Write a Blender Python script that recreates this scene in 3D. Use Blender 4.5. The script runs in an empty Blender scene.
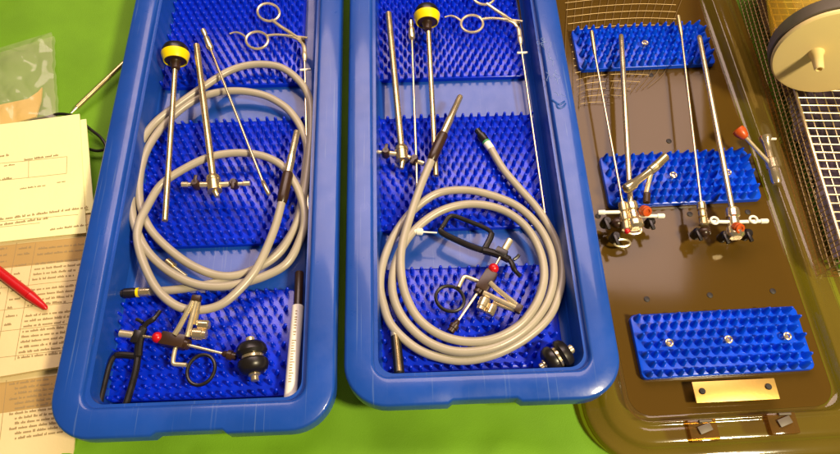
import bpy, bmesh, math, random
from mathutils import Vector, Matrix, noise
R = math.radians
random.seed(7)
scene = bpy.context.scene
COL = scene.collection

# ------------------------------------------------------------------ camera
F_PX, HORIZON, CAM_Z = 653.0, -1070.0, 0.503
TILT = math.atan2(227 - HORIZON, F_PX)               # degrees below the horizontal
cam_d = bpy.data.cameras.new('camera')
cam_d.sensor_width = 36.0
cam_d.lens = F_PX / 840.0 * 36.0
cam_d.clip_start = 0.01
cam_d.clip_end = 50
cam = bpy.data.objects.new('camera', cam_d)
COL.objects.link(cam)
cam.location = (0, 0, CAM_Z)
cam.rotation_euler = (math.pi / 2 - TILT, 0, 0)
scene.camera = cam

# ------------------------------------------------------------------ light
world = bpy.data.worlds.new('World')
scene.world = world
world.use_nodes = True
bg = world.node_tree.nodes['Background']
bg.inputs[0].default_value = (1.0, 0.80, 0.58, 1)
bg.inputs[1].default_value = 0.09

def area(name, loc, target, sx, sy, power, color):
    d = bpy.data.lights.new(name, 'AREA')
    d.shape = 'RECTANGLE'
    d.size, d.size_y = sx, sy
    d.energy = power
    d.color = color
    o = bpy.data.objects.new(name, d)
    COL.objects.link(o)
    o.location = loc
    o.rotation_euler = (Vector(target) - Vector(loc)).to_track_quat('-Z', 'Y').to_euler()
    return o
area('ceiling_panel_light', (0.10, 1.20, 1.45), (0.02, 0.27, 0), 1.7, 0.75, 27.0, (1.0, 0.73, 0.66))
area('room_lamp', (0.80, -0.24, 1.28), (0.06, 0.20, 0), 0.18, 0.18, 29.0, (1.0, 0.83, 0.52))

scene.view_settings.view_transform = 'Standard'
scene.view_settings.look = 'None'
scene.view_settings.exposure = 0.22
scene.view_settings.gamma = 1.0
scene.render.engine = 'CYCLES'
scene.cycles.max_bounces = 10
scene.cycles.transparent_max_bounces = 24

# a picture position and a real height give the point where a thing stands
FW = Vector((0, math.cos(TILT), -math.sin(TILT)))
UP = Vector((0, math.sin(TILT), math.cos(TILT)))
def P(px, py, z):
    d = FW + Vector((1, 0, 0)) * ((px - 420) / F_PX) - UP * ((py - 227) / F_PX)
    return Vector((0, 0, CAM_Z)) + d * ((z - CAM_Z) / d.z)

# ------------------------------------------------------------------ materials
def mat(name, color, rough=0.4, metal=0.0, bump=0.0, bscale=400.0, var=0.0, vscale=60.0, spec=0.5,
        rvar=0.0, coat=0.0, sheen=0.0, sss=0.0):
    m = bpy.data.materials.new(name)
    m.use_nodes = True
    nt = m.node_tree
    b = nt.nodes['Principled BSDF']
    b.inputs['Base Color'].default_value = (*color, 1)
    b.inputs['Roughness'].default_value = rough
    b.inputs['Metallic'].default_value = metal
    b.inputs['Specular IOR Level'].default_value = spec
    b.inputs['Coat Weight'].default_value = coat
    b.inputs['Coat Roughness'].default_value = 0.09
    b.inputs['Sheen Weight'].default_value = sheen
    tc = nt.nodes.new('ShaderNodeTexCoord')
    if var > 0:
        n = nt.nodes.new('ShaderNodeTexNoise')
        n.inputs['Scale'].default_value = vscale
        n.inputs['Detail'].default_value = 5
        nt.links.new(tc.outputs['Object'], n.inputs['Vector'])
        r = nt.nodes.new('ShaderNodeValToRGB')
        r.color_ramp.elements[0].position = 0.3
        r.color_ramp.elements[1].position = 0.7
        r.color_ramp.elements[0].color = (*[c * (1 - var) for c in color], 1)
        r.color_ramp.elements[1].color = (*[min(1, c * (1 + var)) for c in color], 1)
        nt.links.new(n.outputs['Fac'], r.inputs['Fac'])
        nt.links.new(r.outputs['Color'], b.inputs['Base Color'])
    if rvar > 0:
        n = nt.nodes.new('ShaderNodeTexNoise')
        n.inputs['Scale'].default_value = 90
        n.inputs['Detail'].default_value = 6
        nt.links.new(tc.outputs['Object'], n.inputs['Vector'])
        mr = nt.nodes.new('ShaderNodeMapRange')
        mr.inputs['From Min'].default_value = 0.3
        mr.inputs['From Max'].default_value = 0.7
        mr.inputs['To Min'].default_value = max(0.02, rough - rvar)
        mr.inputs['To Max'].default_value = rough + rvar
        nt.links.new(n.outputs['Fac'], mr.inputs['Value'])
        nt.links.new(mr.outputs['Result'], b.inputs['Roughness'])
    if bump > 0:
        n = nt.nodes.new('ShaderNodeTexNoise')
        n.inputs['Scale'].default_value = bscale
        n.inputs['Detail'].default_value = 4
        nt.links.new(tc.outputs['Object'], n.inputs['Vector'])
        bp = nt.nodes.new('ShaderNodeBump')
        bp.inputs['Strength'].default_value = bump
        bp.inputs['Distance'].default_value = 0.001
        nt.links.new(n.outputs['Fac'], bp.inputs['Height'])
        nt.links.new(bp.outputs['Normal'], b.inputs['Normal'])
    return m

def clear(name, tint, gloss_rough=0.08, body=None, body_w=0.0, ior=1.5, bump=0.0, bscale=60.0, bdist=0.002, gloss_gain=1.0):
    """thin see-through plastic: tinted transparency, fresnel gloss and some milky body"""
    m = bpy.data.materials.new(name)
    m.use_nodes = True
    nt = m.node_tree
    nt.nodes.remove(nt.nodes['Principled BSDF'])
    out = nt.nodes['Material Output']
    t = nt.nodes.new('ShaderNodeBsdfTransparent')
    t.inputs[0].default_value = (*tint, 1)
    last = t.outputs[0]
    if body:
        d = nt.nodes.new('ShaderNodeBsdfDiffuse')
        d.inputs[0].default_value = (*body, 1)
        mx = nt.nodes.new('ShaderNodeMixShader')
        mx.inputs[0].default_value = body_w
        nt.links.new(last, mx.inputs[1])
        nt.links.new(d.outputs[0], mx.inputs[2])
        last = mx.outputs[0]
    g = nt.nodes.new('ShaderNodeBsdfGlossy')
    g.inputs['Roughness'].default_value = gloss_rough
    fr = nt.nodes.new('ShaderNodeLayerWeight')
    fr.inputs['Blend'].default_value = 0.5
    pw = nt.nodes.new('ShaderNodeMath'); pw.operation = 'POWER'; pw.inputs[1].default_value = 5
    nt.links.new(fr.outputs['Facing'], pw.inputs[0])
    sch = nt.nodes.new('ShaderNodeMath'); sch.operation = 'MULTIPLY_ADD'
    sch.inputs[1].default_value = 0.95; sch.inputs[2].default_value = 0.045
    nt.links.new(pw.outputs[0], sch.inputs[0])
    if bump > 0:
        tc = nt.nodes.new('ShaderNodeTexCoord')
        n = nt.nodes.new('ShaderNodeTexNoise')
        n.inputs['Scale'].default_value = bscale
        n.inputs['Detail'].default_value = 3
        nt.links.new(tc.outputs['Object'], n.inputs['Vector'])
        bp = nt.nodes.new('ShaderNodeBump')
        bp.inputs['Strength'].default_value = bump
        bp.inputs['Distance'].default_value = bdist
        nt.links.new(n.outputs['Fac'], bp.inputs['Height'])
        nt.links.new(bp.outputs['Normal'], g.inputs['Normal'])
        nt.links.new(bp.outputs['Normal'], fr.inputs['Normal'])
    mx = nt.nodes.new('ShaderNodeMixShader')
    ml = nt.nodes.new('ShaderNodeMath')
    ml.operation = 'MULTIPLY'
    ml.inputs[1].default_value = gloss_gain
    nt.links.new(sch.outputs[0], ml.inputs[0])
    nt.links.new(ml.outputs[0], mx.inputs[0])
    nt.links.new(last, mx.inputs[1])
    nt.links.new(g.outputs[0], mx.inputs[2])
    nt.links.new(mx.outputs[0], out.inputs[0])
    return m

M = {}
M['cloth'] = mat('green_nonwoven_cloth', (0.155, 0.350, 0.012), 0.68, bump=0.3, bscale=1500, var=0.26, vscale=7, spec=0.3)
M['tray'] = mat('blue_tray_plastic', (0.009, 0.064, 0.37), 0.34, spec=0.3, bump=0.06, bscale=240, var=0.10, vscale=18, rvar=0.07, coat=0.42)
def scratch(m, light, amount):
    """fine criss-cross wear lines over a plastic"""
    nt = m.node_tree
    b = nt.nodes['Principled BSDF']
    tc = nt.nodes.new('ShaderNodeTexCoord')
    mx = None
    for ang, sc in ((0.5, (500, 9, 9)), (-0.9, (380, 7, 7)), (1.5, (650, 14, 14))):
        mp = nt.nodes.new('ShaderNodeMapping')
        mp.inputs['Rotation'].default_value = (0, 0, ang)
        mp.inputs['Scale'].default_value = sc
        n = nt.nodes.new('ShaderNodeTexNoise')
        n.inputs['Scale'].default_value = 1.0
        n.inputs['Detail'].default_value = 2
        r = nt.nodes.new('ShaderNodeMapRange')
        r.inputs['From Min'].default_value = 0.68
        r.inputs['From Max'].default_value = 0.76
        nt.links.new(tc.outputs['Object'], mp.inputs['Vector'])
        nt.links.new(mp.outputs['Vector'], n.inputs['Vector'])
        nt.links.new(n.outputs['Fac'], r.inputs['Value'])
        if mx is None:
            mx = r.outputs['Result']
        else:
            a = nt.nodes.new('ShaderNodeMath'); a.operation = 'MAXIMUM'
            nt.links.new(mx, a.inputs[0]); nt.links.new(r.outputs['Result'], a.inputs[1])
            mx = a.outputs[0]
    a = nt.nodes.new('ShaderNodeMath'); a.operation = 'MULTIPLY'; a.inputs[1].default_value = amount
    nt.links.new(mx, a.inputs[0])
    mix = nt.nodes.new('ShaderNodeMixRGB')
    nt.links.new(a.outputs[0], mix.inputs[0])
    nt.links.new(b.inputs['Base Color'].links[0].from_socket, mix.inputs[1])
    mix.inputs[2].default_value = (*light, 1)
    nt.links.new(mix.outputs[0], b.inputs['Base Color'])
scratch(M['tray'], (0.10, 0.18, 0.42), 0.5)
M['mat'] = mat('blue_silicone', (0.0004, 0.024, 0.62), 0.24, spec=0.45, var=0.12, vscale=45)
M['mat_light'] = mat('royal_blue_silicone', (0.001, 0.062, 0.66), 0.28, spec=0.35, var=0.12, vscale=45)
M['steel'] = mat('steel', (0.74, 0.61, 0.38), 0.22, 0.85, bump=0.04, bscale=700, rvar=0.08)
M['brass'] = mat('warm_steel_tube', (0.64, 0.49, 0.25), 0.25, 0.85, var=0.14, vscale=70, rvar=0.08)
M['pale_steel'] = mat('pale_steel', (0.86, 0.74, 0.48), 0.28, 0.75, rvar=0.08)
M['black'] = mat('black_plastic', (0.010, 0.008, 0.007), 0.33, var=0.2, rvar=0.08)
M['brown'] = mat('dark_brown_plastic', (0.035, 0.016, 0.007), 0.32, var=0.2)
M['red'] = mat('red_plastic', (0.52, 0.006, 0.010), 0.30)
M['orange'] = mat('orange_plastic', (0.50, 0.075, 0.006), 0.34, var=0.12)
M['yellow'] = mat('yellow_plastic', (0.90, 0.70, 0.0), 0.32)
M['white'] = mat('white_plastic', (0.85, 0.83, 0.72), 0.35)
M['green_ring'] = mat('green_band', (0.05, 0.30, 0.10), 0.4)
M['cable'] = mat('grey_beige_silicone', (0.385, 0.345, 0.265), 0.30, var=0.10, vscale=30, bump=0.05, bscale=500)
M['paper_yellow'] = mat('yellow_paper', (0.93, 0.90, 0.46), 0.85, var=0.03, vscale=14, bump=0.15, bscale=300, spec=0.2)
M['paper'] = mat('cream_paper', (0.76, 0.62, 0.33), 0.85, var=0.05, vscale=12, bump=0.15, bscale=300, spec=0.2)
M['band'] = mat('tan_print', (0.47, 0.31, 0.11), 0.85, var=0.06, vscale=20, spec=0.2)
M['ink'] = mat('ink', (0.34, 0.25, 0.12), 0.8, spec=0.2)
M['envelope'] = mat('yellow_envelope', (0.74, 0.50, 0.13), 0.8, var=0.06, vscale=20, bump=0.2, bscale=200)
M['lid'] = mat('beige_plastic', (0.84, 0.65, 0.28), 0.45, var=0.04, vscale=20)
M['rubber'] = mat('grey_rubber', (0.10, 0.08, 0.055), 0.5, var=0.1)
M['plate'] = mat('tan_metal', (0.62, 0.40, 0.11), 0.40, 0.75, var=0.06, vscale=40, bump=0.05)
M['wire'] = mat('basket_wire', (0.70, 0.58, 0.34), 0.30, 0.8)
M['reflection_lines'] = mat('pale_reflection', (0.20, 0.29, 0.56), 0.35, var=0.2)  # pale colour for the reflection drawn on the tray rim
M['smudge'] = mat('blue_smudge', (0.008, 0.075, 0.36), 0.5)
M['dull_wire'] = mat('dull_wire', (0.30, 0.20, 0.08), 0.40, 0.4)
M['wrap'] = mat('purple_cloth', (0.035, 0.02, 0.04), 0.8, var=0.6, vscale=60)
M['amber'] = clear('amber_plastic', (0.72, 0.47, 0.15), 0.08, (0.24, 0.145, 0.035), 0.28, bump=0.05, bscale=30)
M['amber_floor'] = clear('smoky_amber_plastic', (0.46, 0.26, 0.045), 0.10, (0.118, 0.066, 0.010), 0.62, bump=0.04, bscale=20, gloss_gain=0.6)
M['film'] = clear('clear_film', (0.97, 0.97, 0.94), 0.15, (0.88, 0.84, 0.60), 0.13, bump=0.35, bscale=45, bdist=0.002, gloss_gain=0.8)
M['jar'] = clear('clear_jar_plastic', (0.90, 0.78, 0.36), 0.07, (0.80, 0.58, 0.10), 0.36, bump=0.05, bscale=30)
M['hole'] = mat('dark_hole', (0.012, 0.008, 0.006), 0.6)

# ------------------------------------------------------------------ objects
def thing(name, label, cat, loc, rot=0.0, group=None):
    o = bpy.data.objects.new(name, None)
    o.empty_display_size = 0.01
    COL.objects.link(o)
    o.location = loc
    o.rotation_euler = (0, 0, rot)
    o['label'] = label
    o['category'] = cat
    if group:
        o['group'] = group
    return o

def frame_of(o):
    while o.parent:
        o = o.parent
    return Matrix.Translation(o.location) @ o.rotation_euler.to_matrix().to_4x4()

def frame_from(d):
    """matrix whose z axis runs along d"""
    return Vector(d).normalized().to_track_quat('Z', 'Y').to_matrix()

def bez(pts, n=6):
    """Catmull-Rom through points"""
    pts = [Vector(p) for p in pts]
    out = []
    for i in range(len(pts) - 1):
        p0 = pts[max(i - 1, 0)]; p1 = pts[i]; p2 = pts[i + 1]; p3 = pts[min(i + 2, len(pts) - 1)]
        for k in range(n):
            t = k / n
            out.append(0.5 * ((2 * p1) + (p2 - p0) * t + (2 * p0 - 5 * p1 + 4 * p2 - p3) * t * t + (3 * p1 - p0 - 3 * p2 + p3) * t ** 3))
    out.append(pts[-1])
    return out

class MB:
    def __init__(s):
        s.bm = bmesh.new()
    def tube(s, pts, rad, seg=12, cap=True, closed=False):
        pts = [Vector(p) for p in pts]
        n = len(pts)
        rr = rad if isinstance(rad, (list, tuple)) else [rad] * n
        rings = []
        up = None
        for i, p in enumerate(pts):
            if closed:
                t = (pts[(i + 1) % n] - pts[i - 1]).normalized()
            else:
                t = (pts[min(i + 1, n - 1)] - pts[max(i - 1, 0)]).normalized()
            if up is None:
                a = Vector((0, 0, 1)) if abs(t.z) < 0.9 else Vector((1, 0, 0))
                up = (a - t * a.dot(t)).normalized()
            else:
                up = (up - t * up.dot(t)).normalized()
            sd = t.cross(up)
            rings.append([s.bm.verts.new(p + (up * math.cos(2 * math.pi * k / seg) + sd * math.sin(2 * math.pi * k / seg)) * rr[i]) for k in range(seg)])
        m = n if closed else n - 1
        for i in range(m):
            a, b = rings[i], rings[(i + 1) % n]
            for k in range(seg):
                s.bm.faces.new((a[k], a[(k + 1) % seg], b[(k + 1) % seg], b[k]))
        if cap and not closed:
            s.bm.faces.new(list(reversed(rings[0])))
            s.bm.faces.new(rings[-1])
        return s
    def lathe(s, prof, origin, axis, seg=28, open_ends=False):
        """prof: list of (radius, height along the axis)"""
        mx = frame_from(axis)
        o = Vector(origin)
        rings = []
        for r, h in prof:
            if r < 1e-7:
                rings.append([s.bm.verts.new(o + mx @ Vector((0, 0, h)))])
            else:
                rings.append([s.bm.verts.new(o + mx @ Vector((r * math.cos(2 * math.pi * k / seg), r * math.sin(2 * math.pi * k / seg), h))) for k in range(seg)])
        for a, b in zip(rings, rings[1:]):
            for k in range(seg):
                k2 = (k + 1) % seg
                if len(a) == 1 and len(b) == 1: continue
                if len(a) == 1: s.bm.faces.new((a[0], b[k2], b[k]))
                elif len(b) == 1: s.bm.faces.new((a[k], a[k2], b[0]))
                else: s.bm.faces.new((a[k], a[k2], b[k2], b[k]))
        if not open_ends:
            if len(rings[0]) > 1: s.bm.faces.new(list(reversed(rings[0])))
            if len(rings[-1]) > 1: s.bm.faces.new(rings[-1])
        return s
    def cyl(s, a, b, r, r2=None, seg=20, ch=0.15):
        a = Vector(a); b = Vector(b)
        L = (b - a).length
        r2 = r if r2 is None else r2
        c = min(ch * min(r, r2), L * 0.3)
        return s.lathe([(r - c, 0), (r, c), (r2, L - c), (r2 - c, L)], a, b - a, seg)
    def ball(s, c, r, sq=1.0, seg=18):
        prof = [(r * math.sin(math.pi * i / 10), -r * sq * math.cos(math.pi * i / 10)) for i in range(11)]
        prof[0] = (0, prof[0][1]); prof[-1] = (0, prof[-1][1])
        return s.lathe(prof, c, (0, 0, 1), seg)
    def box(s, c, size, rot=0.0, bev=0.0005, mx=None):
        m = Matrix.Translation(Vector(c)) @ (mx.to_4x4() if mx else Matrix.Rotation(rot, 4, 'Z')) @ Matrix.Diagonal((*size, 1))
        b2 = bmesh.new()
        bmesh.ops.create_cube(b2, size=1.0, matrix=m)
        if bev:
            bmesh.ops.bevel(b2, geom=list(b2.edges), offset=bev, segments=2, affect='EDGES', profile=0.6)
        s.add(b2)
        return s
    def prism(s, pts, z0, z1, bev=0.0):
        b2 = bmesh.new()
        v0 = [b2.verts.new((p[0], p[1], z0)) for p in pts]
        v1 = [b2.verts.new((p[0], p[1], z1)) for p in pts]
        n = len(pts)
        b2.faces.new(list(reversed(v0)))
        top = b2.faces.new(v1)
        for i in range(n):
            b2.faces.new((v0[i], v0[(i + 1) % n], v1[(i + 1) % n], v1[i]))
        if bev:
            bmesh.ops.bevel(b2, geom=list(top.edges), offset=bev, segments=2, affect='EDGES', profile=0.6)
        bmesh.ops.recalc_face_normals(b2, faces=list(b2.faces))
        s.add(b2)
        return s
    def add(s, b2):
        vm = {}
        for v in b2.verts: vm[v] = s.bm.verts.new(v.co)
        for f in b2.faces: s.bm.faces.new([vm[v] for v in f.verts])
        b2.free()
    def cone(s, x, y, z0, z1, r0, r1, lx=0, ly=0, seg=7):
        s.bm.verts.ensure_lookup_table
        h = z1 - z0
        lv = [(r0, 0), (r0 * 0.62 + r1 * 0.38, 0.45), (r1, 0.93), (r1 * 0.55, 1.0)]
        rings = []
        for r, t in lv:
            rings.append([s.bm.verts.new((x + lx * t + r * math.cos(2 * math.pi * k / seg), y + ly * t + r * math.sin(2 * math.pi * k / seg), z0 + h * t)) for k in range(seg)])
        for a, b in zip(rings, rings[1:]):
            for k in range(seg):
                s.bm.faces.new((a[k], a[(k + 1) % seg], b[(k + 1) % seg], b[k]))
        s.bm.faces.new(rings[-1])
    def build(s, name, material, parent=None, local=False, flat=False, angle=35):
        me = bpy.data.meshes.new(name)
        if parent is not None and not local:
            s.bm.transform(frame_of(parent).inverted())
        s.bm.normal_update()
        s.bm.to_mesh(me)
        s.bm.free()
        for mm in (material if isinstance(material, (list, tuple)) else [material]):
            me.materials.append(mm)
        if not flat:
            for p in me.polygons: p.use_smooth = True
            me.set_sharp_from_angle(angle=R(angle))
        o = bpy.data.objects.new(name, me)
        COL.objects.link(o)
        if parent is not None: o.parent = parent
        return o
    def single(s, name, material, label, cat, loc, group=None, **k):
        """a thing that is one mesh, its origin at loc"""
        s.bm.transform(Matrix.Translation(-Vector(loc)))
        o = s.build(name, material, None, True, **k)
        o.location = loc
        o['label'] = label; o['category'] = cat
        if group: o['group'] = group
        return o

def copy_tree(o, parent=None):
    c = o.copy()
    COL.objects.link(c)
    if parent is not None: c.parent = parent
    for ch in list(o.children): copy_tree(ch, c)
    return c

def rrect(hx, hy, r, n=8):
    r = max(min(r, hx * 0.98, hy * 0.98), 0.0005)
    out = []
    for cx, cy, a0 in ((hx - r, hy - r, 0), (-hx + r, hy - r, 90), (-hx + r, -hy + r, 180), (hx - r, -hy + r, 270)):
        for k in range(n + 1):
            a = R(a0 + 90 * k / n)
            out.append((cx + r * math.cos(a), cy + r * math.sin(a)))
    return out

# ------------------------------------------------------------------ the cloth they lie on
def build_cloth():
    b = MB()
    nx, ny = 230, 230
    x0, x1, y0, y1 = -1.0, 1.0, -0.55, 1.55
    g = []
    for j in range(ny + 1):
        row = []
        for i in range(nx + 1):
            x = x0 + (x1 - x0) * i / nx
            y = y0 + (y1 - y0) * j / ny
            z = 0.0030 * noise.noise(Vector((x * 7, y * 5, 3.1))) + 0.0016 * noise.noise(Vector((x * 19 + y * 6, y * 15, 7)))
            z += 0.0034 * (1 - abs(noise.noise(Vector((x * 6 + 3, y * 9 - 2, 1.7))))) ** 6
            # folds in front of the trays
            w = math.exp(-((y - 0.045) / 0.03) ** 2)
            z += w * 0.009 * noise.noise(Vector((x * 16, y * 10, 11))) + w * 0.007 * (1 - abs(noise.noise(Vector((x * 13 + y * 9, y * 7, 21))))) ** 5
            m = 1 / (1 + math.exp((x - 0.105) / 0.012))
            z += w * m * (0.010 * (1 - abs(noise.noise(Vector((x * 11 - y * 8, y * 6 + x * 3, 33))))) ** 7 + 0.006 * noise.noise(Vector((x * 30 + y * 20, y * 24, 14))))
            row.append(b.bm.verts.new((x, y, z - 0.0048)))
        g.append(row)
    for j in range(ny):
        for i in range(nx):
            b.bm.faces.new((g[j][i], g[j][i + 1], g[j + 1][i + 1], g[j + 1][i]))
    o = b.build('table_cloth', M['cloth'], None, True, angle=180)
    o['kind'] = 'structure'
    o['label'] = 'green nonwoven cloth spread under the trays'
build_cloth()

# ------------------------------------------------------------------ blue trays
TW, TL = 0.197, 0.50
def sweep(b, rows, hx, hy, r0, rmin, notch=0.0, mats=None):
    rings = []
    for d, z in rows:
        o = rrect(hx - d, hy - d, max(r0 - d, rmin), 10)
        # the front straight edge gets extra points so that it can carry the recess
        ring = []
        for i, p in enumerate(o):
            ring.append(p)
            if i == 32:         # end of the front-left corner, next point starts the front-right one
                w = notch if d < 0.006 else 0.0
                y = o[32][1]
                for xx, k in ((-0.026, 0), (-0.0225, 1), (-0.012, 1), (0, 1), (0.012, 1), (0.0225, 1), (0.026, 0)):
                    ring.append((xx, y + w * k))
        rings.append([b.bm.verts.new((x, y, z)) for x, y in ring])
    n = len(rings[0])
    for ri, (a, c) in enumerate(zip(rings, rings[1:])):
        for k in range(n):
            f = b.bm.faces.new((a[k], a[(k + 1) % n], c[(k + 1) % n], c[k]))
            if mats: f.material_index = mats[ri]
    return rings

def blue_tray(front_center, rot, label):
    """front_center: world x, y of the middle of the front edge"""
    c = Vector((front_center[0], front_center[1], 0)) + Matrix.Rotation(rot, 3, 'Z') @ Vector((0, TL / 2, 0))
    t = thing('instrument_tray', label, 'tray', c, rot, 'blue plastic instrument trays')
    b = MB()
    rows = [(0.0300, 0.0035), (0.0262, 0.0045), (0.0240, 0.0400), (0.0030, 0.0400), (0.0020, 0.0300), (0.0, 0.0300),
            (0.0, 0.0425), (0.0006, 0.0440), (0.0022, 0.0450), (0.0185, 0.0450), (0.0202, 0.0444), (0.0210, 0.0425), (0.0222, 0.0300),
            (0.0226, 0.0296), (0.0262, 0.0125), (0.0278, 0.0100), (0.0310, 0.0090)]
    rg = sweep(b, rows, TW / 2, TL / 2, 0.031, 0.012, 0.0026)
    b.bm.faces.new(rg[-1])
    b.bm.faces.new(list(reversed(rg[0])))
    bmesh.ops.recalc_face_normals(b.bm, faces=list(b.bm.faces))
    b.build('tray_shell', M['tray'], t, True, angle=50)
    return t
ROT1, ROT2, ROT3 = R(2.3), R(2.1), R(3.3)
blue_tray((-0.157, 0.0730), ROT1, 'blue plastic tray beside the papers, holding the loosely looped cable')
ctray = blue_tray((0.0455, 0.0945), ROT2, 'blue plastic tray in the centre beside the amber lid, holding a neatly coiled cable')

def rim_marks():
    q = MB()
    rn = random.Random(3)
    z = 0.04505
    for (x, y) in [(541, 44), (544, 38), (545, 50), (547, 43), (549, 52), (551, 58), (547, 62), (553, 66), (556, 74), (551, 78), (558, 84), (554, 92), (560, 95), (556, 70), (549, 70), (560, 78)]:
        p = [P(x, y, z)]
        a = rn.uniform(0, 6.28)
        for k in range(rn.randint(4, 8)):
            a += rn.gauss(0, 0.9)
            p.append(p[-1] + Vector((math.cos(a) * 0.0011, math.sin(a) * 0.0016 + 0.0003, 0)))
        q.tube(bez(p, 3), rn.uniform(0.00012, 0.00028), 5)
    q.build('rim_reflection', M['reflection_lines'], ctray)  # wire mesh reflected in the rim, modelled as thin pale lines
    q = MB()
    for pts in ([(551, 99), (556, 103), (560, 104.5), (565, 101)], [(556, 103), (558, 108), (563, 107), (566, 103)]):
        q.tube(bez([P(x, y, z) for x, y in pts], 4), [0.0003] + [0.0009] * (4 * len(pts) - 5) + [0.0003] * 2, 6)
    q.build('ink_smudge', M['smudge'], ctray)
rim_marks()

# ------------------------------------------------------------------ finger mats
def finger_mat(center, w, d, rot, z0, label, pitch=0.0076, h=0.0078, washers=(), base=0.0045, seg=8, r0=0.0020, r1=0.0012, silicone='mat'):
    t = thing('finger_mat', label, 'silicone mat', (center[0], center[1], z0), rot, 'blue silicone finger mats')
    b = MB()
    b.prism(rrect(w / 2, d / 2, 0.0035, 5), 0, base, 0.0010)
    py = pitch * 0.87
    ny = int((d - 0.002) / py)
    nx = int((w - 0.004) / pitch)
    py = (d - 2 * r0 - 0.0004) / (ny - 1)
    for j in range(ny):
        for i in range(nx):
            x = (i - (nx - 1) / 2) * pitch + (pitch * 0.25 if j % 2 else -pitch * 0.25)
            y = (j - (ny - 1) / 2) * py
            if any((x - wx) ** 2 + (y - wy) ** 2 < 0.0046 ** 2 for wx, wy in washers): continue
            if abs(x) > w / 2 - 0.002: continue
            lx = random.gauss(0, 0.00035); ly = random.gauss(0, 0.00035)
            if i == nx - 1: lx += 0.0022
            b.cone(x, y, base - 0.0003, base + h * random.uniform(0.90, 1.05), r0, r1, lx, ly, seg)
    b.build('finger_pad', M[silicone], t, True, angle=60)
    for wx, wy in washers:
        q = MB()
        q.tube([(wx + 0.0025 * math.cos(2 * math.pi * k / 20), wy + 0.0025 * math.sin(2 * math.pi * k / 20), base + 0.0050) for k in range(20)], 0.0008, 8, closed=True)
        q.cyl((wx, wy, base - 0.001), (wx, wy, base + 0.0042), 0.0016)
        q.build('washer', M['steel'], t, True)
    return t
def mid(*px):
    z = 0.014
    s = Vector((0, 0, 0))
    for p in px: s += P(p[0], p[1], z)
    return s / len(px)
FL = 0.0092
def tray_axis(px, py, z, rot, dx, dy):
    return P(px, py, z) + Matrix.Rotation(rot, 3, 'Z') @ Vector((dx, dy, 0))
# left tray: the far, the middle and the near mat
finger_mat(mid((135, 124), (303, 120), (303, 243), (128, 248)), 0.151, 0.124, ROT1, FL, 'blue finger mat in the middle of the left tray, inside the cable loops')
finger_mat(tray_axis(222, 85, 0.014, ROT1, 0, 0.061), 0.151, 0.124, ROT1, FL, 'blue finger mat at the far end of the left tray under the ring handled forceps')
finger_mat(tray_axis(204, 293, 0.014, ROT1, -0.001, -0.0415), 0.148, 0.084, ROT1, FL, 'blue finger mat at the near end of the left tray under the black handled device')
finger_mat(tray_axis(452, 118, 0.014, ROT2, 0, -0.056), 0.149, 0.114, ROT2, FL, 'blue finger mat in the middle of the centre tray under the two cable ends')
finger_mat(tray_axis(448, 78, 0.014, ROT2, 0, 0.061), 0.149, 0.122, ROT2, FL, 'blue finger mat at the far end of the centre tray under the forceps rings')
finger_mat(tray_axis(460, 268, 0.014, ROT2, 0.001, -0.0415), 0.147, 0.084, ROT2, FL, 'blue finger mat at the near end of the centre tray inside the coiled cable')

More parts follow.
